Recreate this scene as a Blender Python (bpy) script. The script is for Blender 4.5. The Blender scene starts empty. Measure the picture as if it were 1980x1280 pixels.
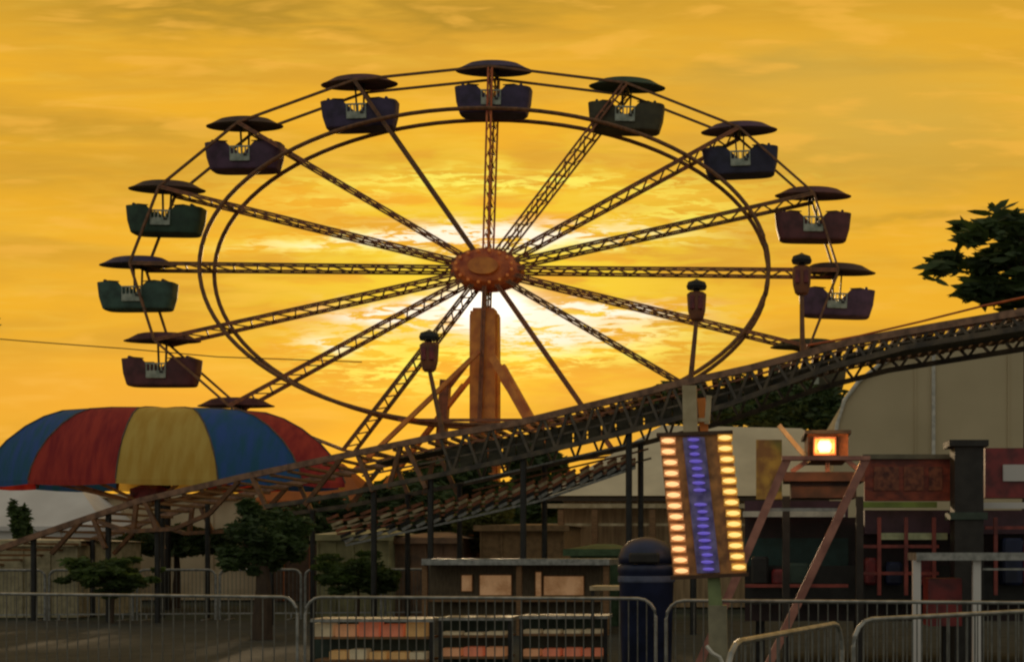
import bpy, math, random
from mathutils import Vector, noise
random.seed(7)
scene = bpy.context.scene
C = scene.collection

# ------------------------------------------------------------------ camera
F = 2390.0          # focal length in photo pixels (photo 1980 wide)
CX, CY = 1454.0, 1070.0   # where the level view axis meets the picture
EYE = 1.5
cam_data = bpy.data.cameras.new('camera')
cam = bpy.data.objects.new('camera', cam_data); C.objects.link(cam)
cam.location = (0, 0, EYE); cam.rotation_euler = (math.radians(90), 0, 0)
cam_data.sensor_width = 36.0; cam_data.lens = 36.0 * F / 1980.0
cam_data.shift_x = -(CX - 990) / 1980.0
cam_data.shift_y = (CY - 640) / 1980.0
cam_data.clip_start = 0.1; cam_data.clip_end = 5000
scene.camera = cam
scene.view_settings.view_transform = 'Standard'
scene.view_settings.look = 'None'
scene.view_settings.exposure = 0.0
scene.view_settings.gamma = 1.0
scene.view_settings.use_curve_mapping = False
scene.cycles.pixel_filter_type = 'BLACKMAN_HARRIS'
scene.cycles.filter_width = 2.3
scene.cycles.use_denoising = True
scene.cycles.max_bounces = 6

def P(px, py, D):
    return Vector(((px - CX) / F * D, D, EYE + (CY - py) / F * D))

# ------------------------------------------------------------------ sun
sun_dir = Vector(((938 - CX) / F, 1.0, (CY - 590) / F)).normalized()
sl = bpy.data.lights.new('sun', 'SUN'); sl.energy = 1.6; sl.angle = math.radians(2.5); sl.color = (1.0, 0.72, 0.42)
so = bpy.data.objects.new('sun', sl); C.objects.link(so)
so.rotation_euler = sun_dir.to_track_quat('Z', 'Y').to_euler()
so.location = (0, 0, 60)

# ------------------------------------------------------------------ world: golden evening sky with streaky cloud
world = bpy.data.worlds.new('World'); scene.world = world; world.use_nodes = True
nt = world.node_tree; nt.nodes.clear()
def N(t): return nt.nodes.new(t)
def lk(a, b): nt.links.new(a, b)
def M(op, a, b=None, c=None, clamp=False):
    n = N('ShaderNodeMath'); n.operation = op; n.use_clamp = clamp
    for i, v in enumerate((a, b, c)):
        if v is None: continue
        if isinstance(v, (int, float)): n.inputs[i].default_value = v
        else: lk(v, n.inputs[i])
    return n.outputs[0]
def MIX(fac, a, b, mode='MIX'):
    n = N('ShaderNodeMix'); n.data_type = 'RGBA'; n.blend_type = mode; n.clamp_factor = True
    for s, v in ((n.inputs[0], fac), (n.inputs[6], a), (n.inputs[7], b)):
        if isinstance(v, (int, float)): s.default_value = v
        elif isinstance(v, tuple): s.default_value = (*v, 1)
        else: lk(v, s)
    return n.outputs[2]
tc = N('ShaderNodeTexCoord'); sep = N('ShaderNodeSeparateXYZ'); lk(tc.outputs['Generated'], sep.inputs[0])
dx, dy, dz = sep.outputs
ys = M('MAXIMUM', dy, 0.08)
U = M('MULTIPLY_ADD', M('DIVIDE', dx, ys), F, CX)     # tangent-plane directions, in units of 1/2390
V = M('MULTIPLY_ADD', M('DIVIDE', dz, ys), -F, CY)
def smooth(x, a, b):
    n = N('ShaderNodeMapRange'); n.interpolation_type = 'SMOOTHSTEP'
    lk(x, n.inputs[0]); n.inputs[1].default_value = a; n.inputs[2].default_value = b
    return n.outputs[0]
def NOI(su, sv, detail, seed, rough=0.55, dist=0.0):
    cmb = N('ShaderNodeCombineXYZ'); lk(M('DIVIDE', U, su), cmb.inputs[0]); lk(M('DIVIDE', V, sv), cmb.inputs[1]); cmb.inputs[2].default_value = seed
    n = N('ShaderNodeTexNoise'); lk(cmb.outputs[0], n.inputs['Vector']); n.inputs['Scale'].default_value = 1.0
    n.inputs['Detail'].default_value = detail; n.inputs['Roughness'].default_value = rough; n.inputs['Distortion'].default_value = dist
    return n.outputs['Fac']
def G(u0, v0, su, sv, k=1.0, warp=None):
    v = V if warp is None else M('ADD', V, warp)
    a = M('POWER', M('ABSOLUTE', M('DIVIDE', M('SUBTRACT', U, u0), su)), 2.0)
    b = M('POWER', M('ABSOLUTE', M('DIVIDE', M('SUBTRACT', v, v0), sv)), 2.0)
    return M('MULTIPLY', M('EXPONENT', M('MULTIPLY', M('ADD', a, b), -1.0)), k)
def SUM(l):
    o = l[0]
    for x in l[1:]: o = M('ADD', o, x)
    return o
n_big = NOI(520, 90, 5, 3.1, 0.5, 0.4)
n_str = NOI(260, 26, 6, 8.7, 0.6, 0.6)
n_fine = NOI(75, 12, 5, 1.7, 0.65, 0.5)
n_blob = NOI(190, 36, 4, 12.3, 0.5, 0.3)
warp = M('MULTIPLY', M('SUBTRACT', NOI(180, 60, 4, 5.5), 0.5), 110.0)
col = MIX(smooth(n_big, 0.35, 0.66), (0.68, 0.35, 0.030), (0.84, 0.42, 0.024))
col = MIX(M('MULTIPLY', smooth(n_str, 0.45, 0.75), 0.35), col, (0.86, 0.52, 0.06))
darkz = M('MULTIPLY', smooth(n_blob, 0.25, 0.55), 1.25)
darkz = M('MULTIPLY', darkz, SUM([G(400, 20, 300, 55, 0.9, warp), G(900, 35, 260, 35, 0.75, warp), G(1250, -10, 500, 30, 0.3, warp), G(120, 330, 300, 60, 0.25, warp), G(1850, 415, 260, 14, 0.5, warp), G(1500, 130, 300, 22, 0.5, warp), G(200, 250, 260, 30, 0.35, warp), G(1700, 330, 250, 30, 0.4, warp)]))
col = MIX(M('MULTIPLY', smooth(V, 130, -40), M('MULTIPLY', smooth(n_big, 0.3, 0.6), 0.6)), col, (0.52, 0.30, 0.035))
col = MIX(darkz, col, (0.46, 0.26, 0.025))
col = MIX(M('MULTIPLY', SUM([G(1720, 250, 330, 120, 0.8, warp), G(1500, 130, 260, 50, 0.45, warp)]), 1.0), col, (0.62, 0.385, 0.06))
col = MIX(SUM([G(150, 760, 700, 80, 0.8), G(1150, 730, 300, 40, 0.5), G(700, 400, 200, 50, 0.35, warp), G(1150, 440, 200, 40, 0.35, warp)]), col, (0.86, 0.40, 0.035))
col = MIX(M('MULTIPLY', smooth(n_blob, 0.52, 0.70), 0.55), col, (0.90, 0.46, 0.06))
yel = M('MULTIPLY', G(950, 530, 430, 210, 1.2, warp), smooth(n_blob, 0.42, 0.58))
col = MIX(M('MULTIPLY', yel, 0.9), col, (0.86, 0.62, 0.035))
hot = M('MULTIPLY', SUM([G(980, 350, 380, 22, 0.9, warp), G(700, 470, 230, 22, 1.1, warp), G(1100, 470, 220, 24, 1.0, warp),
                         G(1320, 410, 120, 35, 0.7, warp), G(650, 400, 120, 20, 0.6, warp),
                         G(1050, 690, 260, 28, 0.85, warp), G(760, 720, 170, 38, 0.8, warp), G(680, 660, 90, 22, 0.7, warp), G(1250, 640, 120, 40, 0.7, warp)]),
        smooth(n_fine, 0.44, 0.56))
col = MIX(M('MULTIPLY', hot, 1.0), col, (0.95, 0.88, 0.13))
white = SUM([M('MULTIPLY', SUM([G(760, 470, 200, 13, 0.9, warp), G(1040, 455, 200, 22, 1.0, warp), G(930, 465, 110, 20, 1.2, warp),
                                G(770, 600, 110, 17, 1.6, warp), G(1150, 595, 130, 19, 1.7, warp), G(980, 625, 240, 26, 1.0, warp), G(1080, 660, 130, 22, 0.7, warp), G(640, 660, 60, 14, 0.8, warp)]),
                 smooth(n_fine, 0.43, 0.53)),
             G(938, 588, 72, 33, 1.5), G(945, 592, 130, 22, 0.25)])
col = MIX(white, col, (1.05, 0.93, 0.72))
col = MIX(G(938, 590, 62, 30, 1.3), col, (1.6, 1.5, 1.25))
sky = N('ShaderNodeTexSky'); sky.sky_type = 'NISHITA'; sky.sun_disc = False
sky.sun_elevation = math.asin(sun_dir.z); sky.sun_rotation = math.atan2(sun_dir.x, sun_dir.y)
front = smooth(dy, 0.25, 0.80)
dusk = MIX(smooth(dy, -0.4, 0.5), (0.31, 0.31, 0.27), (0.33, 0.27, 0.18))
final = MIX(front, dusk, col)
final = MIX(smooth(dz, -0.02, -0.10), final, (0.03, 0.028, 0.02))
bg1 = N('ShaderNodeBackground'); lk(final, bg1.inputs[0]); bg1.inputs[1].default_value = 1.0
bg2 = N('ShaderNodeBackground'); lk(MIX(1.0, sky.outputs[0], (0.9, 0.45, 0.10), 'MULTIPLY'), bg2.inputs[0]); bg2.inputs[1].default_value = 0.004
ad = N('ShaderNodeAddShader'); lk(bg1.outputs[0], ad.inputs[0]); lk(bg2.outputs[0], ad.inputs[1])
wo = N('ShaderNodeOutputWorld'); lk(ad.outputs[0], wo.inputs[0])

# ------------------------------------------------------------------ materials
MATS = {}
def mat(name, color, rough=0.6, metal=0.0, var=0.35, scale=6.0, emit=0.0, emit_color=None, color2=None, bump=0.15, streak=None, trans=0.0):
    if name in MATS: return MATS[name]
    m = bpy.data.materials.new(name); m.use_nodes = True
    t = m.node_tree; b = t.nodes['Principled BSDF']
    b.inputs['Roughness'].default_value = rough; b.inputs['Metallic'].default_value = metal
    tcn = t.nodes.new('ShaderNodeTexCoord'); mp = t.nodes.new('ShaderNodeMapping')
    t.links.new(tcn.outputs['Object'], mp.inputs[0])
    if streak: mp.inputs['Scale'].default_value = streak
    nz = t.nodes.new('ShaderNodeTexNoise'); nz.inputs['Scale'].default_value = scale; nz.inputs['Detail'].default_value = 6
    t.links.new(mp.outputs[0], nz.inputs['Vector'])
    cr = t.nodes.new('ShaderNodeValToRGB')
    c2 = color2 if color2 else tuple(c * (1 - var) for c in color)
    cr.color_ramp.elements[0].position = 0.36; cr.color_ramp.elements[0].color = (*c2, 1)
    cr.color_ramp.elements[1].position = 0.62; cr.color_ramp.elements[1].color = (*color, 1)
    t.links.new(nz.outputs['Fac'], cr.inputs[0]); t.links.new(cr.outputs[0], b.inputs['Base Color'])
    if bump:
        bp = t.nodes.new('ShaderNodeBump'); bp.inputs['Strength'].default_value = bump; bp.inputs['Distance'].default_value = 0.02
        t.links.new(nz.outputs['Fac'], bp.inputs['Height']); t.links.new(bp.outputs[0], b.inputs['Normal'])
    if trans:
        tr = t.nodes.new('ShaderNodeBsdfTranslucent'); t.links.new(cr.outputs[0], tr.inputs[0])
        mx = t.nodes.new('ShaderNodeMixShader'); mx.inputs[0].default_value = trans
        t.links.new(b.outputs[0], mx.inputs[1]); t.links.new(tr.outputs[0], mx.inputs[2])
        t.links.new(mx.outputs[0], t.nodes['Material Output'].inputs[0])
    if emit:
        b.inputs['Emission Color'].default_value = (*(emit_color or color), 1); b.inputs['Emission Strength'].default_value = emit
    MATS[name] = m; return m

rust = mat('rusty_red_steel', (0.36, 0.12, 0.05), 0.55, 0.0, color2=(0.18, 0.07, 0.03))
brown = mat('brown_steel', (0.26, 0.11, 0.04), 0.55, 0.0, color2=(0.13, 0.06, 0.025))
wheelred = mat('wheel_red_paint', (0.78, 0.20, 0.045), 0.5, 0.0, color2=(0.42, 0.07, 0.025), scale=3)
orange = mat('orange_paint', (0.92, 0.33, 0.05), 0.5, 0.0, color2=(0.58, 0.15, 0.03), scale=2.2)
darkst = mat('dark_steel', (0.035, 0.033, 0.03), 0.5, 0.4)
galv = mat('galvanised_steel', (0.42, 0.41, 0.38), 0.45, 0.5, color2=(0.24, 0.24, 0.22), scale=12)
cream = mat('cream_paint', (0.62, 0.50, 0.30), 0.5, 0.0, color2=(0.42, 0.32, 0.17))
beige = mat('beige_tarpaulin', (0.68, 0.55, 0.34), 0.8, 0.0, color2=(0.56, 0.45, 0.27), scale=0.35, bump=0.1)
beige2 = mat('beige_roofing', (0.72, 0.62, 0.43), 0.8, 0.0, color2=(0.56, 0.48, 0.33), scale=0.6)
white = mat('white_trim', (0.75, 0.70, 0.60), 0.5)
greyt = mat('grey_tarpaulin', (0.80, 0.76, 0.72), 0.8, 0.0, color2=(0.66, 0.62, 0.58), scale=0.6, bump=0.1)
wood = mat('timber', (0.30, 0.16, 0.07), 0.8, streak=(1, 1, 8))
navy = mat('navy_plastic', (0.018, 0.028, 0.085), 0.5, color2=(0.006, 0.01, 0.03), scale=3)
maroon = mat('maroon_paint', (0.28, 0.030, 0.030), 0.4, color2=(0.12, 0.015, 0.018))
leafdark = mat('dark_leaf', (0.060, 0.100, 0.022), 0.6, color2=(0.03, 0.055, 0.014), scale=1.4, bump=0, trans=0.25)
leafolive = mat('olive_leaf', (0.15, 0.16, 0.03), 0.6, color2=(0.07, 0.08, 0.018), scale=1.4, bump=0, trans=0.4)
leafgreen = mat('grass_green_leaf', (0.10, 0.16, 0.03), 0.6, color2=(0.05, 0.08, 0.018), scale=2.0, bump=0, trans=0.4)
bark = mat('bark', (0.08, 0.05, 0.03), 0.9, scale=14, streak=(1, 1, 0.3))

# ------------------------------------------------------------------ mesh builder (world coordinates in, local out)
class MB:
    def __init__(s): s.v = []; s.f = []; s.m = []; s.cur = 0
    def face(s, pts):
        i = len(s.v); s.v += [Vector(p) for p in pts]; s.f.append(list(range(i, i + len(pts)))); s.m.append(s.cur)
    def quadstrip(s, rings, close=True, caps=True):
        i0 = len(s.v); n = len(rings[0])
        for r in rings: s.v += [Vector(p) for p in r]
        for k in range(len(rings) - 1):
            for j in range(n if close else n - 1):
                a = i0 + k * n + j; b = i0 + k * n + (j + 1) % n
                s.f.append([a, b, b + n, a + n]); s.m.append(s.cur)
        if caps and close:
            s.f.append([i0 + j for j in range(n)][::-1]); s.m.append(s.cur)
            e = i0 + (len(rings) - 1) * n
            s.f.append([e + j for j in range(n)]); s.m.append(s.cur)
        return s
    def box(s, c, d, tz=1.0):
        x, y, z = c; a, b, h = d[0] / 2, d[1] / 2, d[2] / 2
        lo = [(x - a, y - b, z - h), (x + a, y - b, z - h), (x + a, y + b, z - h), (x - a, y + b, z - h)]
        hi = [(x - a * tz, y - b * tz, z + h), (x + a * tz, y - b * tz, z + h), (x + a * tz, y + b * tz, z + h), (x - a * tz, y + b * tz, z + h)]
        return s.quadstrip([lo, hi])
    def bevbox(s, c, d, r=0.03):
        x, y, z = c; a, b, h = d[0] / 2, d[1] / 2, d[2] / 2
        def ring(q, zz, a2, b2):
            return [(x - a2 + q, y - b2, zz), (x + a2 - q, y - b2, zz), (x + a2, y - b2 + q, zz), (x + a2, y + b2 - q, zz),
                    (x + a2 - q, y + b2, zz), (x - a2 + q, y + b2, zz), (x - a2, y + b2 - q, zz), (x - a2, y - b2 + q, zz)]
        return s.quadstrip([ring(r, z - h, a - r * .7, b - r * .7), ring(r, z - h + r, a, b), ring(r, z + h - r, a, b), ring(r, z + h, a - r * .7, b - r * .7)])
    def beam(s, p, q, w, h=None):
        p, q = Vector(p), Vector(q); h = h or w
        d = (q - p).normalized(); up = Vector((0, 1, 0)) if abs(d.y) < 0.9 else Vector((0, 0, 1))
        a = d.cross(up).normalized() * w / 2; b = d.cross(a).normalized() * h / 2
        return s.quadstrip([[o + a + b, o + a - b, o - a - b, o - a + b] for o in (p, q)])
    def tube(s, pts, r, n=8, taper=None):
        pts = [Vector(p) for p in pts]; rings = []
        for i, p in enumerate(pts):
            d = (pts[min(i + 1, len(pts) - 1)] - pts[max(i - 1, 0)]).normalized()
            up = Vector((0, 0, 1)) if abs(d.z) < 0.95 else Vector((0, 1, 0))
            a = d.cross(up).normalized(); b = d.cross(a).normalized()
            rr = r if taper is None else r + (taper - r) * i / (len(pts) - 1)
            rings.append([p + (a * math.cos(t) + b * math.sin(t)) * rr for t in [2 * math.pi * k / n for k in range(n)]])
        return s.quadstrip(rings)
    def lathe(s, c, prof, n=24, kx=1.0, ky=1.0, closed=True):
        c = Vector(c)
        return s.quadstrip([[c + Vector((r * kx * math.cos(t), r * ky * math.sin(t), z)) for t in [2 * math.pi * k / n for k in range(n)]] for r, z in prof], caps=closed)
    def prism(s, pts, dy):      # polygon of points, extruded away from the camera
        return s.quadstrip([[Vector(p) for p in pts], [Vector(p) + Vector((0, dy, 0)) for p in pts]])
    def build(s, name, mats, parent=None, origin=None, smooth=False):
        if parent is None and origin is None:
            xs = [v.x for v in s.v]; ysv = [v.y for v in s.v]; zs = [v.z for v in s.v]
            origin = Vector(((min(xs) + max(xs)) / 2, (min(ysv) + max(ysv)) / 2, min(zs)))
        if parent is not None:
            r = parent
            while r.parent: r = r.parent
            origin = Vector(r.location)
        me = bpy.data.meshes.new(name); me.from_pydata([v - origin for v in s.v], [], s.f)
        mats = mats if isinstance(mats, (list, tuple)) else [mats]
        for m in mats: me.materials.append(m)
        me.polygons.foreach_set('material_index', s.m)
        if smooth: me.polygons.foreach_set('use_smooth', [True] * len(s.f))
        me.update()
        o = bpy.data.objects.new(name, me); C.objects.link(o)
        if parent is not None: o.parent = parent
        else: o.location = origin
        return o
def tag(o, label, cat, group=None):
    o['label'] = label; o['category'] = cat
    if group: o['group'] = group
    return o
def thing(name, loc, label, cat, group=None):
    o = bpy.data.objects.new(name, None); C.objects.link(o); o.location = loc; o.empty_display_size = 0.2
    return tag(o, label, cat, group)
def kids(o): return [c for c in bpy.data.objects if c.parent == o]
def copy_tree(o, parent=None):
    c = o.copy(); C.objects.link(c); c.parent = parent
    for ch in list(kids(o)): copy_tree(ch, c)
    return c
def recolor(o, m):
    for sl_ in o.material_slots: sl_.link = 'OBJECT'; sl_.material = m
def ground_z(): return 0.0
def base(px, D): return Vector(((px - CX) / F * D, D, 0))

# ------------------------------------------------------------------ ground
gm = mat('trodden_grass', (0.036, 0.046, 0.024), 0.95, color2=(0.018, 0.024, 0.014), scale=0.6, bump=0.6)
b = MB(); n = 60
for i in range(n):
    for j in range(n):
        def q(a, c):
            x = (a / n - .5); y = (c / n)
            X = math.copysign(abs(x * 2) ** 3, x) * 900; Y = -15 + 1500 * y ** 3
            return (X, Y, 0.05 * noise.noise(Vector((X * .2, Y * .2, 0))) - 0.03 if Y < 120 else -0.03)
        b.face([q(i, j), q(i + 1, j), q(i + 1, j + 1), q(i, j + 1)])
g = b.build('ground', gm, origin=Vector((0, 0, 0))); g['kind'] = 'structure'
pm = mat('worn_asphalt', (0.040, 0.043, 0.036), 0.95, color2=(0.022, 0.025, 0.021), scale=2.5, bump=0.5)
b = MB(); b.box((-4, 19, 0.012), (46, 16, 0.06)); g = b.build('midway_path', pm); g['kind'] = 'structure'

# ------------------------------------------------------------------ ferris wheel
DW = 43.8; KS = 1.77
WC = P(943, 523, DW); RZ = 382 / F * DW; RX = RZ * KS; HY = 0.6
ROT = math.radians(1.0)
def wp(k, s=1.0, y=0.0):
    a = ROT + math.radians(22.5) * k
    return WC + Vector((math.sin(a) * RX * s, y, math.cos(a) * RZ * s))
wheel = thing('ferris_wheel', (WC.x, WC.y, 0), 'big ferris wheel with rust red spokes and orange hub in front of the setting sun', 'ferris wheel')
b = MB()
def ell(r, y, n=36): return [WC + Vector((r * KS * math.cos(t), y, r * math.sin(t))) for t in [2 * math.pi * k / n for k in range(n)]]
b.quadstrip([ell(0.42, -0.62), ell(0.52, -0.60), ell(0.70, -0.42), ell(0.70, 0.42), ell(0.52, 0.6), ell(0.42, 0.62)])
hub = b.build('hub', wheelred, wheel)
b = MB()
b.quadstrip([ell(0.30, -0.80), ell(0.30, 0.80)]); b.build('axle_cap', orange, hub)
hlm = mat('hub_lamp_glass', (0.75, 0.30, 0.06), 0.3, color2=(0.6, 0.12, 0.03), emit=0.12, emit_color=(1, 0.3, 0.05))
for k in range(16):
    a = math.radians(22.5 * k + 11); b = MB()
    for y in (-0.66,):
        p = WC + Vector((math.sin(a) * 0.56 * KS, y, math.cos(a) * 0.56)); b.bevbox(p, (0.10, 0.08, 0.10), 0.02)
    b.build('hub_light', hlm, hub)
for k in range(16):
    for y in (-1, 1):
        b = MB()
        p0 = wp(k, 0.075, 0.45 * y); p1 = wp(k, 1.0, HY * y)
        d = (p1 - p0).normalized(); side = Vector((-d.z, 0, d.x)) * (0.085 if k in (0, 1) else 0.045)
        b.beam(p0 + side, p1 + side * 0.8, 0.06); b.beam(p0 - side, p1 - side * 0.8, 0.06)
        ns = int((p1 - p0).length / 0.45)
        for i in range(ns):
            a0 = p0.lerp(p1, i / ns); a1 = p0.lerp(p1, (i + 1) / ns); f0 = 1 - .2 * i / ns
            sg = 1 if i % 2 else -1
            b.beam(a0 + side * f0 * sg, a1 - side * f0 * sg, 0.022)
        b.build('spoke', (wheelred if k in (0,) else rust if k % 3 else brown), wheel)
lacm = mat('olive_brown_lacing', (0.34, 0.20, 0.08), 0.6, color2=(0.16, 0.12, 0.06), scale=5)
for k in range(16):
    b = MB(); A = (wp(k, .1, -.45), wp(k, .1, .45)); B = (wp(k, .98, -HY), wp(k, .98, HY)); nn = 26
    for i in range(nn):
        s0 = i % 2; b.beam(A[s0].lerp(B[s0], i / nn), A[1 - s0].lerp(B[1 - s0], (i + 1) / nn), 0.045)
    b.build('spoke_lacing', lacm, wheel)
for y in (-HY, HY):
    b = MB(); N_ = 96
    a_ = [WC + Vector((math.sin(t) * RX * 0.803, y, math.cos(t) * RZ * 0.79)) for t in [2 * math.pi * i / N_ for i in range(N_ + 1)]]
    b.tube(a_, 0.075, 8); b.build('inner_rim', brown, wheel)
    b = MB()
    for k in range(16): b.beam(wp(k, 1, y), wp(k + 1, 1, y), 0.075, 0.075)
    b.build('outer_rim', brown, wheel)
b = MB()
for k in range(16): b.beam(wp(k, 0.803, -HY), wp(k, 0.803, HY), 0.06)
b.build('rim_cross_ties', brown, wheel)
# central mast under the hub
X0 = WC.x - 5 / F * DW; zt = P(0, 605, DW).z
b = MB(); b.box((X0, DW, zt / 2), (0.88, 0.8, zt)); b.box((X0, DW, zt + .06), (0.74, .66, .12))
b.box((X0 - .47, DW, zt / 2), (.05, .5, zt * .98)); b.box((X0 + .47, DW, zt / 2), (.05, .5, zt * .98))
b.build('mast', orange, wheel)
b = MB(); b.tube([(X0, DW, zt), (X0, DW, WC.z)], 0.07, 12); b.build('glare_thinned_mast', darkst, wheel)  # mast top thinned in shape to imitate sun glare swallowing it
def bracer(px0, py0, px1, dyy, w=0.2, m=rust):
    p = P(px0, py0, DW + dyy * .4); slope = 168 / 205.0
    q = Vector((P(px1, 0, DW).x, DW + dyy, 0.0)); b = MB()
    s_ = Vector((0.16, 0, 0.16)) if px1 < px0 else Vector((0.16, 0, -0.16))
    b.beam(p - s_, q - s_, w * .55); b.beam(p + s_, q + s_, w * .55)
    for i in range(16):
        a0 = p.lerp(q, i / 16); a1 = p.lerp(q, (i + 1) / 16); sg = 1 if i % 2 else -1
        b.beam(a0 + s_ * sg, a1 - s_ * sg, 0.06)
    b.build('brace', m, wheel)
bracer(918, 688, 480, -2.2, .26, orange); bracer(905, 735, 540, 2.0, 0.26, orange); bracer(962, 700, 1230, -2.2, .48, orange); bracer(962, 712, 1240, 2.2, .42, orange)
b = MB()
b.beam(P(770, 812, DW - 1), P(1110, 812, DW - 1), 0.1); b.beam(P(862, 735, DW + 1), P(850, 900, DW + 1), 0.35)
b.beam(P(858, 760, DW + 1), P(905, 700, DW + 1), 0.16)
b.build('mast_cross_brace', rust, wheel)
b = MB(); b.box((X0, DW, 0.35), (14, 5, 0.5)); b.box((X0, DW, 0.75), (9, 3.4, 0.25)); b.build('platform', darkst, wheel)

# gondola prototype, pivot at its origin
def G_mat(name, c):
    g_ = sum(c) / 3; c = tuple((x * .7 + g_ * .3) * .65 for x in c); return mat(name, c, 0.62, 0.0, color2=tuple(x * .5 for x in c), scale=2.5)
gm_ = {'violet': G_mat('violet_gloss_paint', (0.10, 0.05, 0.20)), 'maroon': G_mat('maroon_gloss_paint', (0.24, 0.035, 0.05)),
       'green': G_mat('bottle_green_gloss_paint', (0.035, 0.13, 0.06)), 'purple': G_mat('purple_gloss_paint', (0.18, 0.05, 0.16)),
       'teal': G_mat('teal_gloss_paint', (0.06, 0.20, 0.14)), 'navy': G_mat('navy_gloss_paint', (0.04, 0.04, 0.14)),
       'olive': G_mat('olive_gloss_paint', (0.13, 0.11, 0.03)), 'brown': G_mat('brown_gloss_paint', (0.15, 0.05, 0.025))}
pale = mat('pale_seat_metal', (0.40, 0.42, 0.34), 0.4, 0.3, color2=(0.22, 0.25, 0.20))
GG = 'gondolas hanging round the ferris wheel'
proto = thing('gondola', (0, 0, 0), 'x', 'gondola', GG)
b = MB(); K = KS
b.lathe((0, 0, 0), [(0.02, 0.35), (0.40, 0.34), (0.50, 0.30), (0.68, 0.13), (0.77, 0.07), (0.765, 0.045), (0.60, 0.06), (0.02, 0.10)], 28, K, 0.72, closed=False)
canopy = b.build('canopy', gm_['maroon'], proto)
b = MB()
for sx in (-1, 1): b.beam((sx * .16, 0, 0.2), (sx * .10, 0, -1.45), 0.055)
b.tube([(0, -HY + .04, 0), (0, HY - .04, 0)], 0.05, 8)
hang = b.build('hanger', darkst, proto)
# tub: oval shell, cut low at the middle of both long sides
b = MB(); n = 40
def tubring(r, z, cut, ins=0.0):
    out = []
    for k in range(n):
        t = 2 * math.pi * k / n; c_ = math.cos(t); s_ = math.sin(t); x = r * math.copysign(abs(c_) ** .5, c_); y = r * math.copysign(abs(s_) ** .5, s_)
        zz = z
        if cut: zz = z - 0.62 * (1 - min(1, max(0, (abs(x) - 0.25) / 0.03)))
        out.append((x * K, y * .62, zz))
    return out
b.quadstrip([tubring(0.64, -1.54, 0), tubring(0.67, -1.50, 0), tubring(0.735, -1.1, 0), tubring(0.765, -0.60, 1), tubring(0.73, -0.60, 1), tubring(0.68, -1.12, 0), tubring(0.62, -1.47, 0)])
tub = b.build('tub', gm_['maroon'], proto)
for sx in (-1, 1):
    b = MB(); b.bevbox((sx * .78, 0, -1.22), (0.42, .72, .10), .03); b.bevbox((sx * 1.02, 0, -0.85), (0.10, .72, .70), .03)
    seat = b.build('seat', gm_['navy'], proto)
for y in (-1, 1):
    b = MB()
    for i in range(6): b.beam((-.33 + .132 * i, .48 * y, -1.30), (-.33 + .132 * i, .48 * y, -.80), .035)
    b.beam((-.36, .48 * y, -.80), (.36, .48 * y, -.80), .05); b.bevbox((0, .485 * y, -1.18), (0.66, .03, .26), .01); door = b.build('door', pale, proto)
    b = MB(); b.box((.2, .515 * y, -1.10), (0.12, .02, .08)); b.build('latch', darkst, door)
for sx in (-1, 1):
    b = MB(); b.tube([(sx * 1.30, 0, -.60), (sx * .8, -.46, -.58), (sx * .42, -.50, -.62)], .02, 6); b.build('hand_rail', darkst, proto)
goned = [
 (0, 'violet', 'violet', 'topmost gondola, violet tub beneath a dark flat canopy', 'navy'),
 (-1, 'maroon', 'violet', 'maroon gondola just left of the topmost one', 'violet'),
 (1, 'green', 'olive', 'dark green gondola just right of the topmost one', 'teal'),
 (-2, 'brown', 'purple', 'purple gondola at the upper left shoulder of the wheel, second left of the top', 'maroon'),
 (2, 'purple', 'navy', 'navy gondola at the upper right shoulder of the wheel, second right of the top', 'violet'),
 (-3, 'brown', 'green', 'bottle green gondola third left of the top, above the teal one', 'navy'),
 (3, 'maroon', 'maroon', 'maroon gondola third right of the top with a pale middle door', 'brown'),
 (-4, 'violet', 'teal', 'teal gondola farthest left on the wheel at hub height', 'maroon'),
 (4, 'brown', 'purple', 'dark plum gondola farthest right, beside the lantern pole at hub height', 'navy'),
 (-5, 'maroon', 'maroon', 'plum red gondola low on the left just above the striped umbrella tent', 'violet'),
 (5, 'olive', 'olive', 'gondola low on the right showing only its olive canopy above the ramp', 'brown'),
 (-6, 'maroon', 'maroon', 'gondola showing only its dark canopy behind the top of the striped umbrella tent', 'brown'),
]
first = True
for k, cr_, tb, lab, st in goned:
    o = proto if first else copy_tree(proto)
    first = False
    o.location = wp(k, 1.0, 0.0); o['label'] = lab; o.rotation_euler = (0, math.radians([0, 2, -2, 1.5, -1, -2.5, 1, 0.5, -0.5, 2, 0, 0][abs(k * 2 + (k > 0)) % 12]), 0)
    for ch in kids(o):
        nm = ch.name.split('.')[0]
        if nm == 'canopy': recolor(ch, gm_[cr_])
        elif nm == 'tub': recolor(ch, gm_[tb])
        elif nm == 'seat': recolor(ch, gm_[st])

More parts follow.
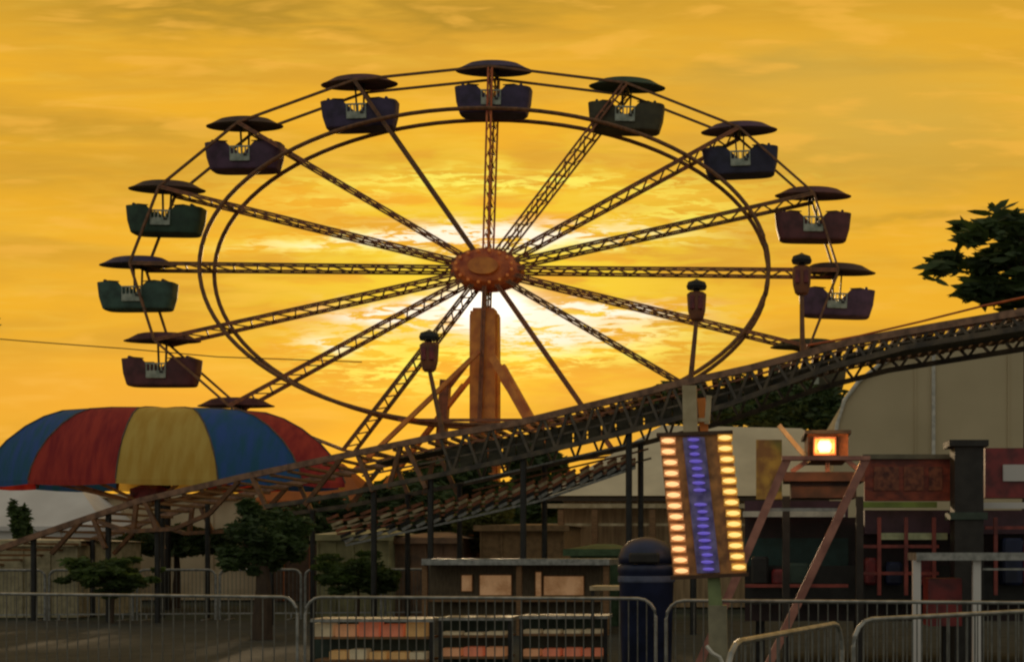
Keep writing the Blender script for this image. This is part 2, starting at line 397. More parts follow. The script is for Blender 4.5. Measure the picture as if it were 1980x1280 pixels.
# ------------------------------------------------------------------ the long sloping ride ramp
def DR(px): return 27.0 - 7.0 * px / 1980.0
top = [(-140, 1100), (0, 1060), (130, 1015), (270, 968), (470, 922), (650, 884), (850, 843), (1000, 818), (1180, 775), (1300, 745), (1450, 712), (1650, 660), (1820, 630), (2150, 575)]
low = [(470, 985), (580, 970), (700, 948), (850, 918), (1000, 885), (1200, 838), (1400, 785), (1600, 712), (1750, 672), (2150, 606)]
def interp(path, x):
    for (x0, y0), (x1, y1) in zip(path, path[1:]):
        if x <= x1: return y0 + (y1 - y0) * (x - x0) / (x1 - x0)
    return path[-1][1]
def RT(px, dd=0.0, py=None):
    p = P(px, interp(top, px) if py is None else py, DR(px)); p.y += dd; return p
def RL(px, dd=0.0):
    p = P(px, interp(low, px), DR(px)); p.y += dd; return p
WID = 2.6
trussm = mat('grey_brown_truss', (0.15, 0.11, 0.065), 0.6, 0.0, color2=(0.05, 0.04, 0.03), scale=4)
ramp = thing('roller_coaster_track', (RT(990).x, RT(990).y, 0), 'long rusty steel track on trusswork climbing from lower left to upper right', 'roller coaster')
b = MB()
for dd in (0, WID):
    b = MB()
    pts = [RT(x, dd) for x, _ in top]
    for p, q_ in zip(pts, pts[1:]): b.beam(p, q_, 0.12, 0.10)
    b.build('top_rail', mat('dusty_brown_rail', (0.36, 0.19, 0.11), 0.4, 0.2, color2=(0.16, 0.085, 0.05)), ramp)
b = MB()
for dd in (0, WID):
    b = MB()
    pts = [RL(x, dd) for x, _ in low]
    for p, q_ in zip(pts, pts[1:]): b.beam(p, q_, 0.09, 0.09)
    b.build('lower_chord', trussm, ramp)
b = MB(); xs = -120
while xs < 2120:
    p = RT(xs, 0); q_ = RT(xs, WID)
    off = Vector((0, 0, -0.09)); b.beam(p + off, q_ + off, 0.10, 0.05)
    xs += 34 if xs < 820 else 22
b.build('cross_ties', wood, ramp)
b = MB(); xs = 700
while xs < 2110:
    o_ = Vector((0, 0, -0.13)); q4 = [RT(xs, .9) + o_, RT(xs + 30, .9) + o_, RT(xs + 30, 1.7) + o_, RT(xs, 1.7) + o_]
    b.quadstrip([q4, [p - Vector((0, 0, .03)) for p in q4]]); xs += 30
b.build('deck', mat('deck_boards', (0.14, 0.12, 0.08), 0.8, color2=(0.05, 0.05, 0.04), scale=3, streak=(.4, 1, 1)), ramp)
# V brackets at the low end
def seg(b, a, c, w=0.08, dd=0.0):
    p = P(a[0], a[1], DR(a[0])); q_ = P(c[0], c[1], DR(c[0])); p.y += dd; q_.y += dd; b.beam(p, q_, w)
for grp in ([((158, 1006), (100, 1070)), ((180, 1000), (204, 1060))], [((264, 972), (257, 1031)), ((280, 968), (306, 1024))],
            [((462, 930), (405, 993)), ((405, 993), (338, 1022)), ((338, 1022), (249, 1027)), ((249, 1027), (190, 1008)), ((488, 922), (517, 984))],
            [((660, 886), (590, 976)), ((692, 880), (722, 950))], [((775, 862), (752, 944)), ((785, 860), (824, 944))]):
    b = MB()
    for dd in (0, WID):
        b = MB()
        for a, c in grp: seg(b, a, c, 0.085, dd)
        b.build('v_bracket', brown, ramp)
for dd in (0, WID):
    b = MB(); xs = 850
    while xs < 2050:
        b.beam(RT(xs, dd), RL(xs + 25, dd), 0.05); b.beam(RL(xs + 25, dd), RT(xs + 50, dd), 0.05)
        xs += 50
    b.build('truss_web', trussm, ramp)
b = MB()                                  # sloping walkway of dark mesh boards low in the truss
for i in range(44):
    x0 = 850 + i * 28; x1 = x0 + 25
    if x1 > 2100: break
    f = 0.30
    a0 = RT(x0, 0.5).lerp(RL(x0, 0.5), f); a1 = RT(x1, 0.5).lerp(RL(x1, 0.5), f)
    a2 = RT(x0, 0.5).lerp(RL(x0, 0.5), 0.93); a3 = RT(x1, 0.5).lerp(RL(x1, 0.5), 0.93)
    b.prism([a0, a1, a3, a2], 0.05)
b.build('side_boards', mat('dark_green_boards', (0.11, 0.10, 0.06), 0.7, color2=(0.02, 0.025, 0.018), scale=4, bump=0.4, streak=(.6, 1, 1.5)), ramp)
stripes = [(0.0, rust), (14, cream), (27, rust), (40, darkst), (52, galv)]
for off_, m_ in stripes:
    b = MB()
    path = [(590 + off_ * .7, 1000 + off_ * .9), (830, 965 + off_ * .7), (1020, 925 + off_ * .6), (1215, 870 + off_ * .35)]
    for (x0, y0), (x1, y1) in zip(path, path[1:]):
        nseg = 7
        for i in range(nseg):
            t0 = i / nseg; t1 = (i + .62) / nseg
            seg(b, (x0 + (x1 - x0) * t0, y0 + (y1 - y0) * t0), (x0 + (x1 - x0) * t1, y0 + (y1 - y0) * t1 - 5), 0.06, 1.3)
        seg(b, (x0, y0 + 6), (x1, y1 + 6), 0.045, 1.35)
    b.build('handrail', m_, ramp)
for px in (60, 205, 300, 520, 720, 830, 1010, 1215, 1340, 2120):
    for dd in (0.1, WID - .1) if px < 1300 else (0.1,):
        p = RT(px, dd) if px < 470 else RL(px, dd); b = MB()
        b.tube([p, (p.x, p.y, 0)], 0.06, 8)
        b.build('support_post', darkst, ramp)

for f, dd, m_ in ((.3, 0.02, rust), (.3, WID + .02, brown), (.62, 0.02, trussm), (1.22, .8, galv), (1.4, 1.5, brown), (1.6, 2.2, trussm)):
    b = MB(); xs = 700 if f < 1 else 880
    while xs < (2100 if f < 1 else 1240):
        b.beam(RT(xs, dd).lerp(RL(xs, dd), f), RT(xs + 40, dd).lerp(RL(xs + 40, dd), f), .035); xs += 40
    b.build('runner_rail', m_, ramp)

# lantern poles standing along the track
lan_m = mat('lantern_brown_housing', (0.28, 0.09, 0.03), 0.5, color2=(0.12, 0.04, 0.02), scale=4)
def lantern(px, ptop, bot, label):
    D = DR(px) + 0.3; s = D / F
    p = P(px, ptop, D); q_ = P(px + bot[0], bot[1], D)
    t = thing('lantern_pole', (q_.x, q_.y, q_.z), label, 'lamp post', 'lantern poles along the track')
    b = MB(); b.tube([q_, (p.x, p.y, p.z - 70 * s)], 5.5 * s, 8, 4 * s); b.build('pole', brown, t)
    b = MB(); b.lathe((p.x, p.y, p.z), [(9 * s, -76 * s), (13 * s, -72 * s), (17 * s, -56 * s), (19 * s, -24 * s), (14 * s, -20 * s)], 10, 1.0, .7)
    h = b.build('lamp_housing', lan_m, t)
    for w in (-1, 1):
        b = MB(); b.bevbox((p.x + w * 8 * s, p.y - 12 * s, p.z - 42 * s), (9 * s, 5 * s, 26 * s), .01); b.build('shutter', maroon, h)
    b = MB(); b.lathe((p.x, p.y, p.z), [(5 * s, -21 * s), (6 * s, -16 * s), (18 * s, -15 * s), (20 * s, -9 * s), (17 * s, -1 * s), (6 * s, 3 * s), (1 * s, 6 * s)], 14, 1, .8); b.build('cap', darkst, t)
lantern(830, 643, (28, 846), 'brown lantern pole nearest the wheel mast, lowest of the three on the track')
lantern(1347, 545, (-12, 738), 'brown lantern pole rising directly above the lighted bulb sign')
lantern(1550, 495, (2, 688), 'brown lantern pole in front of the farthest right gondola, highest on the track')

# ------------------------------------------------------------------ lighted bulb sign on a cream post
DS = 9.5; sc = DS / F
sign = thing('bulb_sign', base(1388, DS), 'tall leaning sign board with rows of amber and blue bulbs on a cream post', 'lighted sign')
b = MB(); b.prism([P(1275, 842, DS), P(1412, 838, DS), P(1443, 1108, DS), P(1302, 1114, DS)], 0.16)
brd = b.build('board', mat('amber_brown_board', (0.60, 0.28, 0.09), 0.5, color2=(0.22, 0.10, 0.04), scale=9), sign)
def frame_strip(a, c, w=7):
    bb = MB(); bb.beam(P(*a, DS - .01), P(*c, DS - .01), w * sc, .05); return bb
b = MB(); b.beam(P(1270, 841, DS), P(1417, 836, DS), 7 * sc, .07); b.build('frame', mat('dark_bronze', (0.10, 0.05, 0.025), 0.5, 0.3), sign)
b = MB(); b.beam(P(1297, 1117, DS), P(1448, 1110, DS), 7 * sc, .07); b.build('frame', MATS['dark_bronze'], sign)
b = MB(); b.prism([P(1320, 846, DS - .02), P(1362, 845, DS - .02), P(1392, 1106, DS - .02), P(1348, 1108, DS - .02)], 0.02)
b.build('centre_panel', mat('violet_panel', (0.30, 0.26, 0.50), 0.5, color2=(0.12, 0.10, 0.26), scale=14), sign)
amber1 = mat('peach_bulb', (0.6, 0.4, 0.2), 0.3, emit=1.15, emit_color=(1.0, 0.60, 0.26), var=0.1, bump=0)
amber2 = mat('yellow_bulb', (0.6, 0.4, 0.15), 0.3, emit=1.15, emit_color=(1.0, 0.66, 0.20), var=0.1, bump=0)
blue = mat('blue_bulb', (0.2, 0.2, 0.8), 0.3, emit=0.30, emit_color=(0.30, 0.20, 1.0), var=0.1, bump=0)
halo1 = mat('peach_halo', (0.8, 0.42, 0.2), 0.4, emit=0.24, emit_color=(1.0, 0.40, 0.12), bump=0, scale=20)  # self-lit plates imitate the glow around each bulb
halo2 = mat('golden_halo', (0.8, 0.5, 0.12), 0.4, emit=0.24, emit_color=(1.0, 0.46, 0.06), bump=0, scale=20)
halob = mat('violet_halo', (0.10, 0.07, 0.25), 0.4, emit=0.05, emit_color=(0.25, 0.1, 1.0), bump=0, scale=20)
def bulb(px, py, w, h, m, nm):
    c = P(px, py, DS - .015); bb = MB()
    bb.quadstrip([[c + Vector((w / 2 * sc * r * math.cos(t), -yy, h / 2 * sc * r * math.sin(t))) for t in [2 * math.pi * k / 12 for k in range(12)]] for r, yy in ((1, 0), (.92, .02), (.6, .04), (.1, .05))])
    o = bb.build(nm, m[0], sign, smooth=True)
    cb = MB(); cb.bevbox(c + Vector((0, .004, 0)), (w * 1.12 * sc, .012, (h + 5) * sc), .003); cb.build('glow_halo', m[1], o)
rnd0 = random.Random(2)
for i in range(13):
    t = i / 12
    bulb(1291 + 27 * t + rnd0.uniform(-1, 1), 852 + 251 * t, 26, 9, (amber1, halo1), 'amber_bulb')
    bulb(1401 + 27 * t + rnd0.uniform(-1, 1), 846 + 250 * t, 26, 9, (amber2, halo2), 'yellow_bulb')

for i in range(19):
    t = i / 18
    if i != 8: bulb(1341 + 28 * t + rnd0.uniform(-2, 2), 850 + 250 * t, 24 + rnd0.uniform(-4, 3), 6.5, (blue, halob), 'blue_bulb')
b = MB(); b.prism([P(1319, 745, DS), P(1346, 745, DS), P(1349, 836, DS), P(1321, 836, DS)], 0.10); b.build('upper_post', cream, sign)
b = MB(); b.beam(P(1371, 765, DS + .05), P(1367, 820, DS + .05), 10 * sc, .05); b.beam(P(1349, 812, DS + .04), P(1370, 812, DS + .04), 7 * sc, .04); b.build('upper_bracket', cream, sign)
b = MB(); b.beam(P(1356, 770, DS + .11), P(1362, 836, DS + .11), 16 * sc, .04); b.build('back_plate', orange, sign)
b = MB(); zb = P(0, 1170, DS).z
b.prism([P(1368, 1117, DS + .02), P(1392, 1116, DS + .02), P(1396, 1170, DS + .02), P(1370, 1170, DS + .02)], .09)
b.build('post_neck', mat('moss_green_paint', (0.26, 0.32, 0.13), 0.6), sign)
b = MB(); b.prism([P(1369, 1170, DS), P(1405, 1170, DS), P(1410, 1447, DS), P(1374, 1447, DS)], .14); b.build('lower_post', mat('khaki_paint', (0.34, 0.30, 0.19), 0.6), sign)
b = MB(); b.tube([P(1366, 1248, DS - .04), P(1378, 1262, DS - .05), P(1392, 1270, DS - .05), P(1402, 1292, DS - .05)], 4 * sc, 6); b.build('cable', white, sign)
b = MB(); b.box((base(1390, DS).x, DS + .07, .02), (.5, .5, .04)); b.build('base_plate', darkst, sign)

# ------------------------------------------------------------------ big rounded tent on the right
DT = 32.0
prof = [(1612, 0), (1612, 880), (1618, 820), (1632, 775), (1660, 738), (1700, 706), (1760, 678), (1850, 648), (2000, 612), (2250, 590), (2500, 612), (2650, 648), (2740, 678), (2800, 706), (2840, 738), (2868, 775), (2882, 820), (2888, 880), (2888, 0)]
pts = [P(x, y, DT) if y else Vector((P(x, 0, DT).x, DT, 0)) for x, y in prof]
tent = thing('marquee_tent', (P(2250, 0, DT).x, DT, 0), 'large beige tent wall with a rounded shoulder on the right edge', 'tent')
b = MB(); b.prism(pts, 14.0); b.build('canvas_shell', beige, tent)
b = MB()
ed = [p + Vector((0, -.06, 0)) for p in pts[1:-1]]; b.tube(ed, .055, 8); b.build('edge_piping', white, tent)
b = MB()
for px in (1805, 2010, 2250): b.beam(P(px, 900, DT - .05), P(px, interp(prof[1:10], px) + 4, DT - .05), .09, .05)
b.build('seam', white, tent)
b = MB()
for px in (1770, 1950): b.beam(P(px, 900, DT - .02), P(px, interp(prof[1:10], px) + 6, DT - .02), .04, .03)
b.build('fabric_fold', beige, tent)

# ------------------------------------------------------------------ tan pavilion in the middle
DP = 34.0
pav = thing('pavilion', (P(1330, 0, DP).x, DP, 0), 'tan hip roofed pavilion under the track behind the bulb sign', 'pavilion')
b = MB()
e = [P(1045, 958, DP), P(1740, 958, DP), P(1740, 958, DP) + Vector((0, 8, 0)), P(1045, 958, DP) + Vector((0, 8, 0))]
r_ = [P(1280, 822, DP + 3.5), P(1550, 828, DP + 3.5)]
def ctr(p, z): return Vector((p.x, p.y, p.z - z))
b.face([e[0], e[1], r_[1], r_[0]]); b.face([e[1], e[2], r_[1]]); b.face([e[2], e[3], r_[0], r_[1]]); b.face([e[3], e[0], r_[0]]); b.face([e[3], e[2], e[1], e[0]])
b.build('roof', beige2, pav)
b = MB(); b.beam(P(1040, 965, DP - .1), P(1745, 965, DP - .1), .10, .10); b.build('gutter', mat('dark_brown_gutter', (.06, .035, .015), .6), pav)
b = MB(); b.beam(P(1048, 978, DP), P(1740, 978, DP), .12, .22); b.build('fascia', cream, pav)
b = MB(); b.prism([P(1090, 964, DP + .6), P(1740, 964, DP + .6), base(1740, DP + .6), base(1090, DP + .6)], 6); b.build('wall', mat('tan_boarding', (0.50, 0.34, 0.18), 0.8, color2=(0.32, 0.21, 0.11), scale=2.5, streak=(6, 1, .4)), pav)
for px in (1085, 1150, 1215, 1262, 1460, 1560):
    b = MB(); b.beam(P(px, 985, DP), base(px, DP), .16); b.build('post', wood, pav)
b = MB(); b.beam(P(1050, 1014, DP + .1), P(1740, 1014, DP + .1), .07, .07); b.build('rail', cream, pav)

# ------------------------------------------------------------------ striped umbrella tent on the left
DU = 33.0; UC = P(318, 935, DU); RU = 352 / F * DU
umb = thing('umbrella_tent', (UC.x, UC.y, 0), 'giant umbrella tent top with red, yellow and blue panels at lower left', 'umbrella tent')
HU = (935 - 797) / F * DU
pr = [(1.0, 0.0), (.975, .17), (.93, .36), (.86, .56), (.76, .76), (.66, .90), (.56, .985), (.40, 1.02), (.2, 1.04), (0.0, 1.05)]
ucol = {'y': mat('yellow_canvas', (0.88, 0.62, 0.14), 0.8, color2=(0.78, 0.48, 0.08), scale=1.6, trans=0.35, bump=1.0, streak=(3, 1, .6)), 'b': mat('blue_canvas', (0.035, 0.11, 0.38), 0.8, color2=(0.02, 0.12, 0.22), scale=1.6, trans=0.2, bump=1.0, streak=(3, 1, .6)),
        'r': mat('red_canvas', (0.58, 0.06, 0.04), 0.8, color2=(0.36, 0.025, 0.03), scale=1.6, trans=0.3, bump=1.0, streak=(3, 1, .6))}
for k in range(12):
    b = MB(); rings = []
    for r, z in pr:
        ring = []
        for j in range(5):
            a = math.radians(-78 - 15 + 30 * k + 7.5 * j); sag = 1 - 0.03 * math.sin(math.pi * j / 4)
            ring.append(UC + Vector((RU * r * sag * math.cos(a), RU * .42 * r * sag * math.sin(a), HU * z)))
        rings.append(ring)
    b.quadstrip(rings, close=False)
    # scalloped valance
    ring2 = [Vector((p.x, p.y, p.z - (0.10 + .05 * math.sin(math.pi * j / 4)))) for j, p in enumerate(rings[0])]
    b.quadstrip([ring2, rings[0]], close=False)
    b.build('canvas_panel', ucol['ybr'[k % 3]], umb, smooth=True)
    b = MB(); a = math.radians(-93 + 30 * k)
    b.tube([UC + Vector((RU * (r - .012) * math.cos(a), RU * .42 * (r - .012) * math.sin(a), HU * (z - .03))) for r, z in pr], .035, 6); b.build('rib', wood, umb)
    b = MB(); b.tube([UC + Vector((RU * (r + .002) * math.cos(a), RU * .42 * (r + .002) * math.sin(a), HU * z + .01)) for r, z in pr], .02, 5); b.build('seam_tape', mat('grimy_seam_tape', (0.16, 0.12, 0.09), .8), umb)
b = MB(); b.tube([(UC.x, UC.y, 0), (UC.x, UC.y, UC.z + HU)], .16, 12); b.build('pole', darkst, umb)
hubp = UC + Vector((-0.3, -.2, -.45))
b = MB(); b.lathe(hubp, [(.2, -.1), (.42, 0), (.42, .3), (.2, .4)], 14, 1.2, .8); b.build('pole_collar', maroon, umb)
for a in range(0, 360, 45):
    q_ = UC + Vector((RU * .62 * math.cos(math.radians(a + 20)), RU * .26 * math.sin(math.radians(a + 20)), .02)); b = MB(); b.beam(hubp + Vector((0, 0, -.15)), q_, .07); b.build('strut', mat('pale_orange_timber', (0.5, 0.26, 0.12), 0.7), umb)

# grey booth behind it, brown and orange tarpaulin booths
def booth(name, px0, px1, ytop, D, m, label, peak=0, roofm=None, depth=3.0):
    t = thing(name, base((px0 + px1) / 2, D), label, 'tent'); b = MB()
    zt_ = P(0, ytop, D).z; a = base(px0, D); c = base(px1, D)
    b.prism([a, c, Vector((c.x, D, zt_)), Vector((a.x, D, zt_))], depth); b.build('side_wall', m, t)
    rm = roofm or m; b = MB(); zp = zt_ + peak / F * D
    x0, x1 = a.x - .15, c.x + .15; ym = D + depth / 2
    o = [Vector((x0, D - .12, zt_)), Vector((x1, D - .12, zt_)), Vector((x1, D + depth + .1, zt_)), Vector((x0, D + depth + .1, zt_))]
    pk = [Vector((x0 + (x1 - x0) * .35, ym, zp + .02)), Vector((x0 + (x1 - x0) * .65, ym, zp + .02))]
    b.face([o[0], o[1], pk[1], pk[0]]); b.face([o[1], o[2], pk[1]]); b.face([o[2], o[3], pk[0], pk[1]]); b.face([o[3], o[0], pk[0]]); b.face([p + Vector((0, 0, -.003)) for p in o[::-1]])
    b.build('roof', rm, t)
    b = MB()
    for i in range(5):
        u = i / 4; x = a.x + (c.x - a.x) * u; b.beam((x, D - .03, 0.02), (x, D - .03, zt_ - .02), .035, .03)
    b.build('seam', rm, t); b = MB(); b.box(((x0 + x1) / 2, D - .14, zt_ - .06), (x1 - x0, .03, .14)); b.build('valance', rm, t)
    return t
booth('grey_tent', -130, 200, 1018, 38, greyt, 'pale grey peaked tent behind the striped umbrella at the far left edge', 100)
tanc = mat('tan_canvas', (0.62, 0.50, 0.32), 0.8, color2=(0.46, 0.35, 0.21), scale=1.0)
booth('tan_tent', 150, 500, 955, 40, tanc, 'tan tent wall under the yellow panel of the striped umbrella', 4)
orc = mat('orange_canvas', (0.75, 0.27, 0.07), 0.8, color2=(0.6, 0.2, 0.06), scale=1.0, trans=0.5)
booth('orange_tent', 500, 700, 968, 39, mat('dark_brown_canvas', (0.12, 0.07, 0.04), 0.8), 'orange tent glowing under the track beside the red umbrella panel', 78, orc)
booth('low_khaki_tent', -60, 150, 1045, 29, mat('khaki_canvas', (0.52, 0.44, 0.26), 0.8), 'low khaki tent under the bottom end of the track', 5)
booth('olive_canvas_tent', 615, 752, 1034, 29, mat('olive_canvas', (0.44, 0.40, 0.20), 0.8, color2=(.22, .20, .10), scale=2), 'low olive tent under the brown and cream rails below the track', 14)
booth('striped_brown_tent', 762, 885, 1040, 29.5, mat('rust_brown_canvas', (0.32, 0.18, 0.10), 0.8, color2=(.14, .09, .06), scale=2), 'low rust brown tent between the olive tent and the olive tree', 12)
booth('brown_stall_tent', 930, 1090, 1016, 30, mat('brown_canvas', (0.30, 0.18, 0.08), 0.8), 'low brown tent between the olive tree and the pavilion', 5)

# ------------------------------------------------------------------ vegetation
def leafcloud(b, c, rad, n, size, clumps=14, seed=1, kx=1.5, cr=(.22, .42)):
    rnd = random.Random(seed); cl = []
    for _ in range(clumps):
        while True:
            v = Vector((rnd.uniform(-1, 1), rnd.uniform(-1, 1), rnd.uniform(-1, 1)))
            if v.length < 1: break
        v = v * (0.55 + .45 * rnd.random()); cl.append((Vector((v.x * rad[0], v.y * rad[1], v.z * rad[2])), rnd.uniform(*cr)))
    for i in range(n):
        cc, rr = cl[rnd.randrange(clumps)]
        d = Vector((rnd.gauss(0, 1), rnd.gauss(0, 1), rnd.gauss(0, 1))).normalized() * (rnd.random() ** .5) * rr
        p = c + cc + Vector((d.x * rad[0], d.y * rad[1], d.z * rad[2]))
        s = size * rnd.uniform(.6, 1.3)
        ax = Vector((rnd.gauss(0, 1), rnd.gauss(0, .6), rnd.gauss(-.2, .45))).normalized(); bx = ax.cross(Vector((rnd.gauss(0, 1), rnd.gauss(0, 1), rnd.gauss(0, 1)))).normalized()
        ax = Vector((ax.x * kx, ax.y, ax.z))
        b.face([p - ax * s, p - ax * s * .2 + bx * s * .42, p + ax * s * .55 + bx * s * .3, p + ax * s * 1.1, p + ax * s * .5 - bx * s * .32, p - ax * s * .25 - bx * s * .42])
    return [cc for cc, _ in cl]
def tree(name, px, py, rx, ry, D, label, cat='tree', m=leafdark, n=1800, size=.16, clumps=16, seed=1, trunk=.12, group=None, kx=1.4, cr=(.22, .42)):
    c = P(px, py, D); R = (rx / F * D, rx / F * D / 1.5, ry / F * D)
    t = thing(name, base(px, D), label, cat, group); b = MB()
    cl = leafcloud(b, c, R, n, size, clumps, seed, kx, cr); b.build('crown', m, t)
    b = MB(); b.tube([base(px, D), base(px, D).lerp(c, .5) + Vector((.04, 0, 0)), c + Vector((0, 0, R[2] * .3))], trunk, 8, trunk * .35)
    for q_ in cl[:9]: b.tube([c + Vector((0, 0, -R[2] * .5)), c + q_ * .5, c + q_], trunk * .35, 5, trunk * .1)
    b.build('trunk', bark, t)
    return t
tree('broadleaf_tree', 1985, 500, 205, 125, 27, 'dark broad leaved tree reaching in at the right edge above the track', n=2900, size=.16, clumps=80, seed=11, trunk=.16, kx=1.7, cr=(.08, .20))
tree('broadleaf_tree', -70, 640, 88, 90, 22, 'tree whose leaf tips just enter at the left edge of the sky', n=700, size=.13, clumps=16, seed=4, trunk=.15)
tree('shade_tree', 505, 1040, 100, 74, 21, 'dark round tree in front of the orange tent and under the track', n=11000, size=.06, clumps=46, cr=(.10, .32), seed=5, trunk=.2)
tree('shrub', 35, 1030, 24, 75, 31, 'small black conical shrub in front of the grey tent at far left', 'shrub', n=1500, size=.08, clumps=20, seed=6, trunk=.06)
tree('shade_tree', 940, 1010, 75, 50, 31, 'olive sunlit tree left of the pavilion under the track', m=leafolive, n=5000, size=.08, clumps=22, seed=8)
tree('shrub', 215, 1112, 120, 44, 26, 'green shrub behind the far barriers at left', 'shrub', m=leafgreen, n=8000, size=.055, clumps=44, cr=(.10, .30), seed=9, trunk=.05)
tree('shrub', 690, 1112, 110, 46, 26, 'green shrub behind the far barriers just right of the dark tree', 'shrub', m=leafgreen, n=8000, size=.055, clumps=44, cr=(.10, .30), seed=10, trunk=.05)
for i, (px, py, rx, ry, D, lab) in enumerate([
    (770, 990, 130, 62, 37, 'dark tree behind the track below the wheel mast'),
    (1030, 900, 80, 55, 38, 'dark tree behind the track just left of the pavilion roof'),
    (1480, 785, 150, 60, 43, 'dark tree crown between the bulb sign post and the rounded tent'),
    (1570, 790, 100, 62, 41, 'dark tree right beside the rounded shoulder of the beige tent'),
    (640, 1010, 110, 50, 36, 'dark tree right of the orange tent behind the track rails'),
    (870, 930, 110, 60, 39, 'dark tree crown under the track just right of the wheel mast'),
    (1010, 985, 70, 42, 35, 'small dark tree between the olive tree and the pavilion corner'),
    (1330, 775, 110, 45, 44, 'dark tree behind the cream upper post of the bulb sign'),
    (340, 1045, 130, 34, 34, 'dark low tree below the yellow umbrella panel')]):
    tree('background_tree', px, py, rx, ry, D, lab, n=6500, size=.12, clumps=30, seed=20 + i, trunk=.14, group='trees behind the track')
# far-off hedge line
b = MB(); rnd = random.Random(3)
for i in range(30000):
    px = rnd.uniform(-500, 2300); D = rnd.uniform(56, 62); hmax = 3.0 + 1.3 * noise.noise(Vector((px * .006, 2, 0))) + 2.2 * math.exp(-((px - 900) / 230) ** 2)
    p = Vector((P(px, 0, D).x, D, rnd.random() * hmax)); s = .38 * rnd.uniform(.6, 1.3)
    ax = Vector((rnd.gauss(0, 1), rnd.gauss(0, .5), rnd.gauss(0, .5))).normalized() * s; bx = ax.cross(Vector((0, 1, .3))).normalized() * s * .6
    b.face([p - ax, p + bx, p + ax, p - bx])
o = b.build('hedge', leafdark); o['kind'] = 'stuff'; o['label'] = 'dark hedge line along the horizon'; o['category'] = 'hedge'

# power line
b = MB(); b.tube([P(-60 + i * 38, 650 + 24 * ((i * 38) / 300) ** .9 if i else 650, 40) for i in range(9)] + [P(420, 690, 40), P(700, 700, 41)], .018, 5)
tag(b.build('power_line', darkst), 'thin dark cable crossing the sky at the left edge', 'cable')
b = MB(); b.tube([P(1560, 668, 24), P(1660, 650, 24), P(1780, 622, 23.5), P(1900, 592, 23), P(2100, 550, 22)], .022, 5)
tag(b.build('red_cable', wheelred), 'thin red cable running above the track toward the right tree', 'cable')

# ------------------------------------------------------------------ crowd barriers
barsteel = mat('weathered_bar_steel', (0.20, 0.20, 0.18), 0.6, 0.3, scale=12)
def barrier(x0, D0, x1, D1, label, group, h=1.1, bars=26, dark=False, slope=None):
    a = Vector(((x0 - CX) / F * D0, D0, 0)); c = Vector(((x1 - CX) / F * D1, D1, 0)); d = (c - a).normalized(); L = (c - a).length; r = min(.16, L * .1)
    t = thing('crowd_barrier', a.lerp(c, .5), label, 'barrier', group); Z = Vector((0, 0, 1))
    b = MB(); pts = [a + Z * .02]
    pts += [a + Z * (h - r)] + [a + d * (r - r * math.cos(k * math.pi / 8)) + Z * (h - r + r * math.sin(k * math.pi / 8)) for k in range(1, 4)] + [a + d * r + Z * h]
    pts += [c - d * r + Z * h] + [c - d * (r - r * math.cos(k * math.pi / 8)) + Z * (h - r + r * math.sin(k * math.pi / 8)) for k in range(3, 0, -1)] + [c + Z * (h - r), c + Z * .02]
    b.tube(pts, .03 if 'far' in group else .015, 8); b.beam(a + Z * .16, c + Z * .16, .03); b.build('frame', galv, t)
    b = MB()
    for i in range(1, bars): p = a.lerp(c, i / bars); b.tube([p + Z * .16, p + Z * h], .006, 5)
    b.build('bars', barsteel, t)
    for u in (.12, .88):
        p = a.lerp(c, u); nrm = Vector((-d.y, d.x, 0)); b = MB(); b.beam(p - nrm * .3 + Z * .03, p + nrm * .3 + Z * .03, .045, .02); b.beam(p + Z * .03, p + Z * .16, .03); b.build('foot', galv, t)
NG = 'crowd barriers in the near row'; FG = 'crowd barriers in the far row'
barrier(-300, 12.9, 575, 11.4, 'near crowd barrier filling the lower left corner', NG, bars=44)
barrier(590, 11.4, 1268, 11.0, 'near crowd barrier in the lower middle left of the bulb sign', NG, bars=40)
barrier(1288, 10.6, 2050, 10.0, 'near crowd barrier running right from behind the bulb sign post', NG, bars=40)
barrier(1406, 5.5, 1628, 7.2, 'short tilted crowd barrier standing right beside the bulb sign post', 'slanting front barriers', bars=16)
barrier(1650, 7.45, 2080, 9.0, 'front crowd barrier in the lower right corner with a rounded end', 'slanting front barriers', bars=26)
fl = ['far crowd barrier at the extreme left edge', 'far crowd barrier below the low khaki tent', 'far crowd barrier below the track brackets left of the dark tree', 'far crowd barrier crossing in front of the dark tree trunk', 'far crowd barrier in front of the green shrub right of the dark tree', 'far crowd barrier left of the lit game stall', 'far crowd barrier in front of the lit game stall']
xx = [-60, 95, 265, 425, 590, 745, 890, 1080]
for i in range(7): barrier(xx[i], 27 + i * .25, xx[i + 1] - 8, 27.2 + i * .25, fl[i], FG, h=1.14, bars=20)

# ------------------------------------------------------------------ stalls in the middle
glow = mat('lamplit_cream_board', (0.8, 0.55, 0.35), 0.5, emit=0.12, emit_color=(1, .48, .18), color2=(.16, .08, .04), scale=4)
dkgreen = mat('dark_green_paint', (0.04, 0.07, 0.05), 0.6)
DG = 22.0
st = thing('game_stall', base(1000, DG), 'open game stall with two small lamplit windows behind the barriers', 'stall')
def R(b, x0, y0, x1, y1, D, dp): b.prism([P(x0, y1, D), P(x1, y1, D), P(x1, y0, D), P(x0, y0, D)], dp)
b = MB(); R(b, 830, 1090, 1160, 1233, DG + .5, 1.6); b.build('wall', mat('dark_brown_boarding', (0.16, 0.12, 0.07), 0.8, streak=(5, 1, 1)), st)
b = MB(); R(b, 815, 1080, 1178, 1092, DG - .1, 2.4); b.build('roof', galv, st)
b = MB(); R(b, 820, 1155, 1172, 1163, DG + .1, .5); b.build('counter', wood, st)
for x0, x1 in ((935, 968), (985, 1030 - 40 + 0)):
    pass
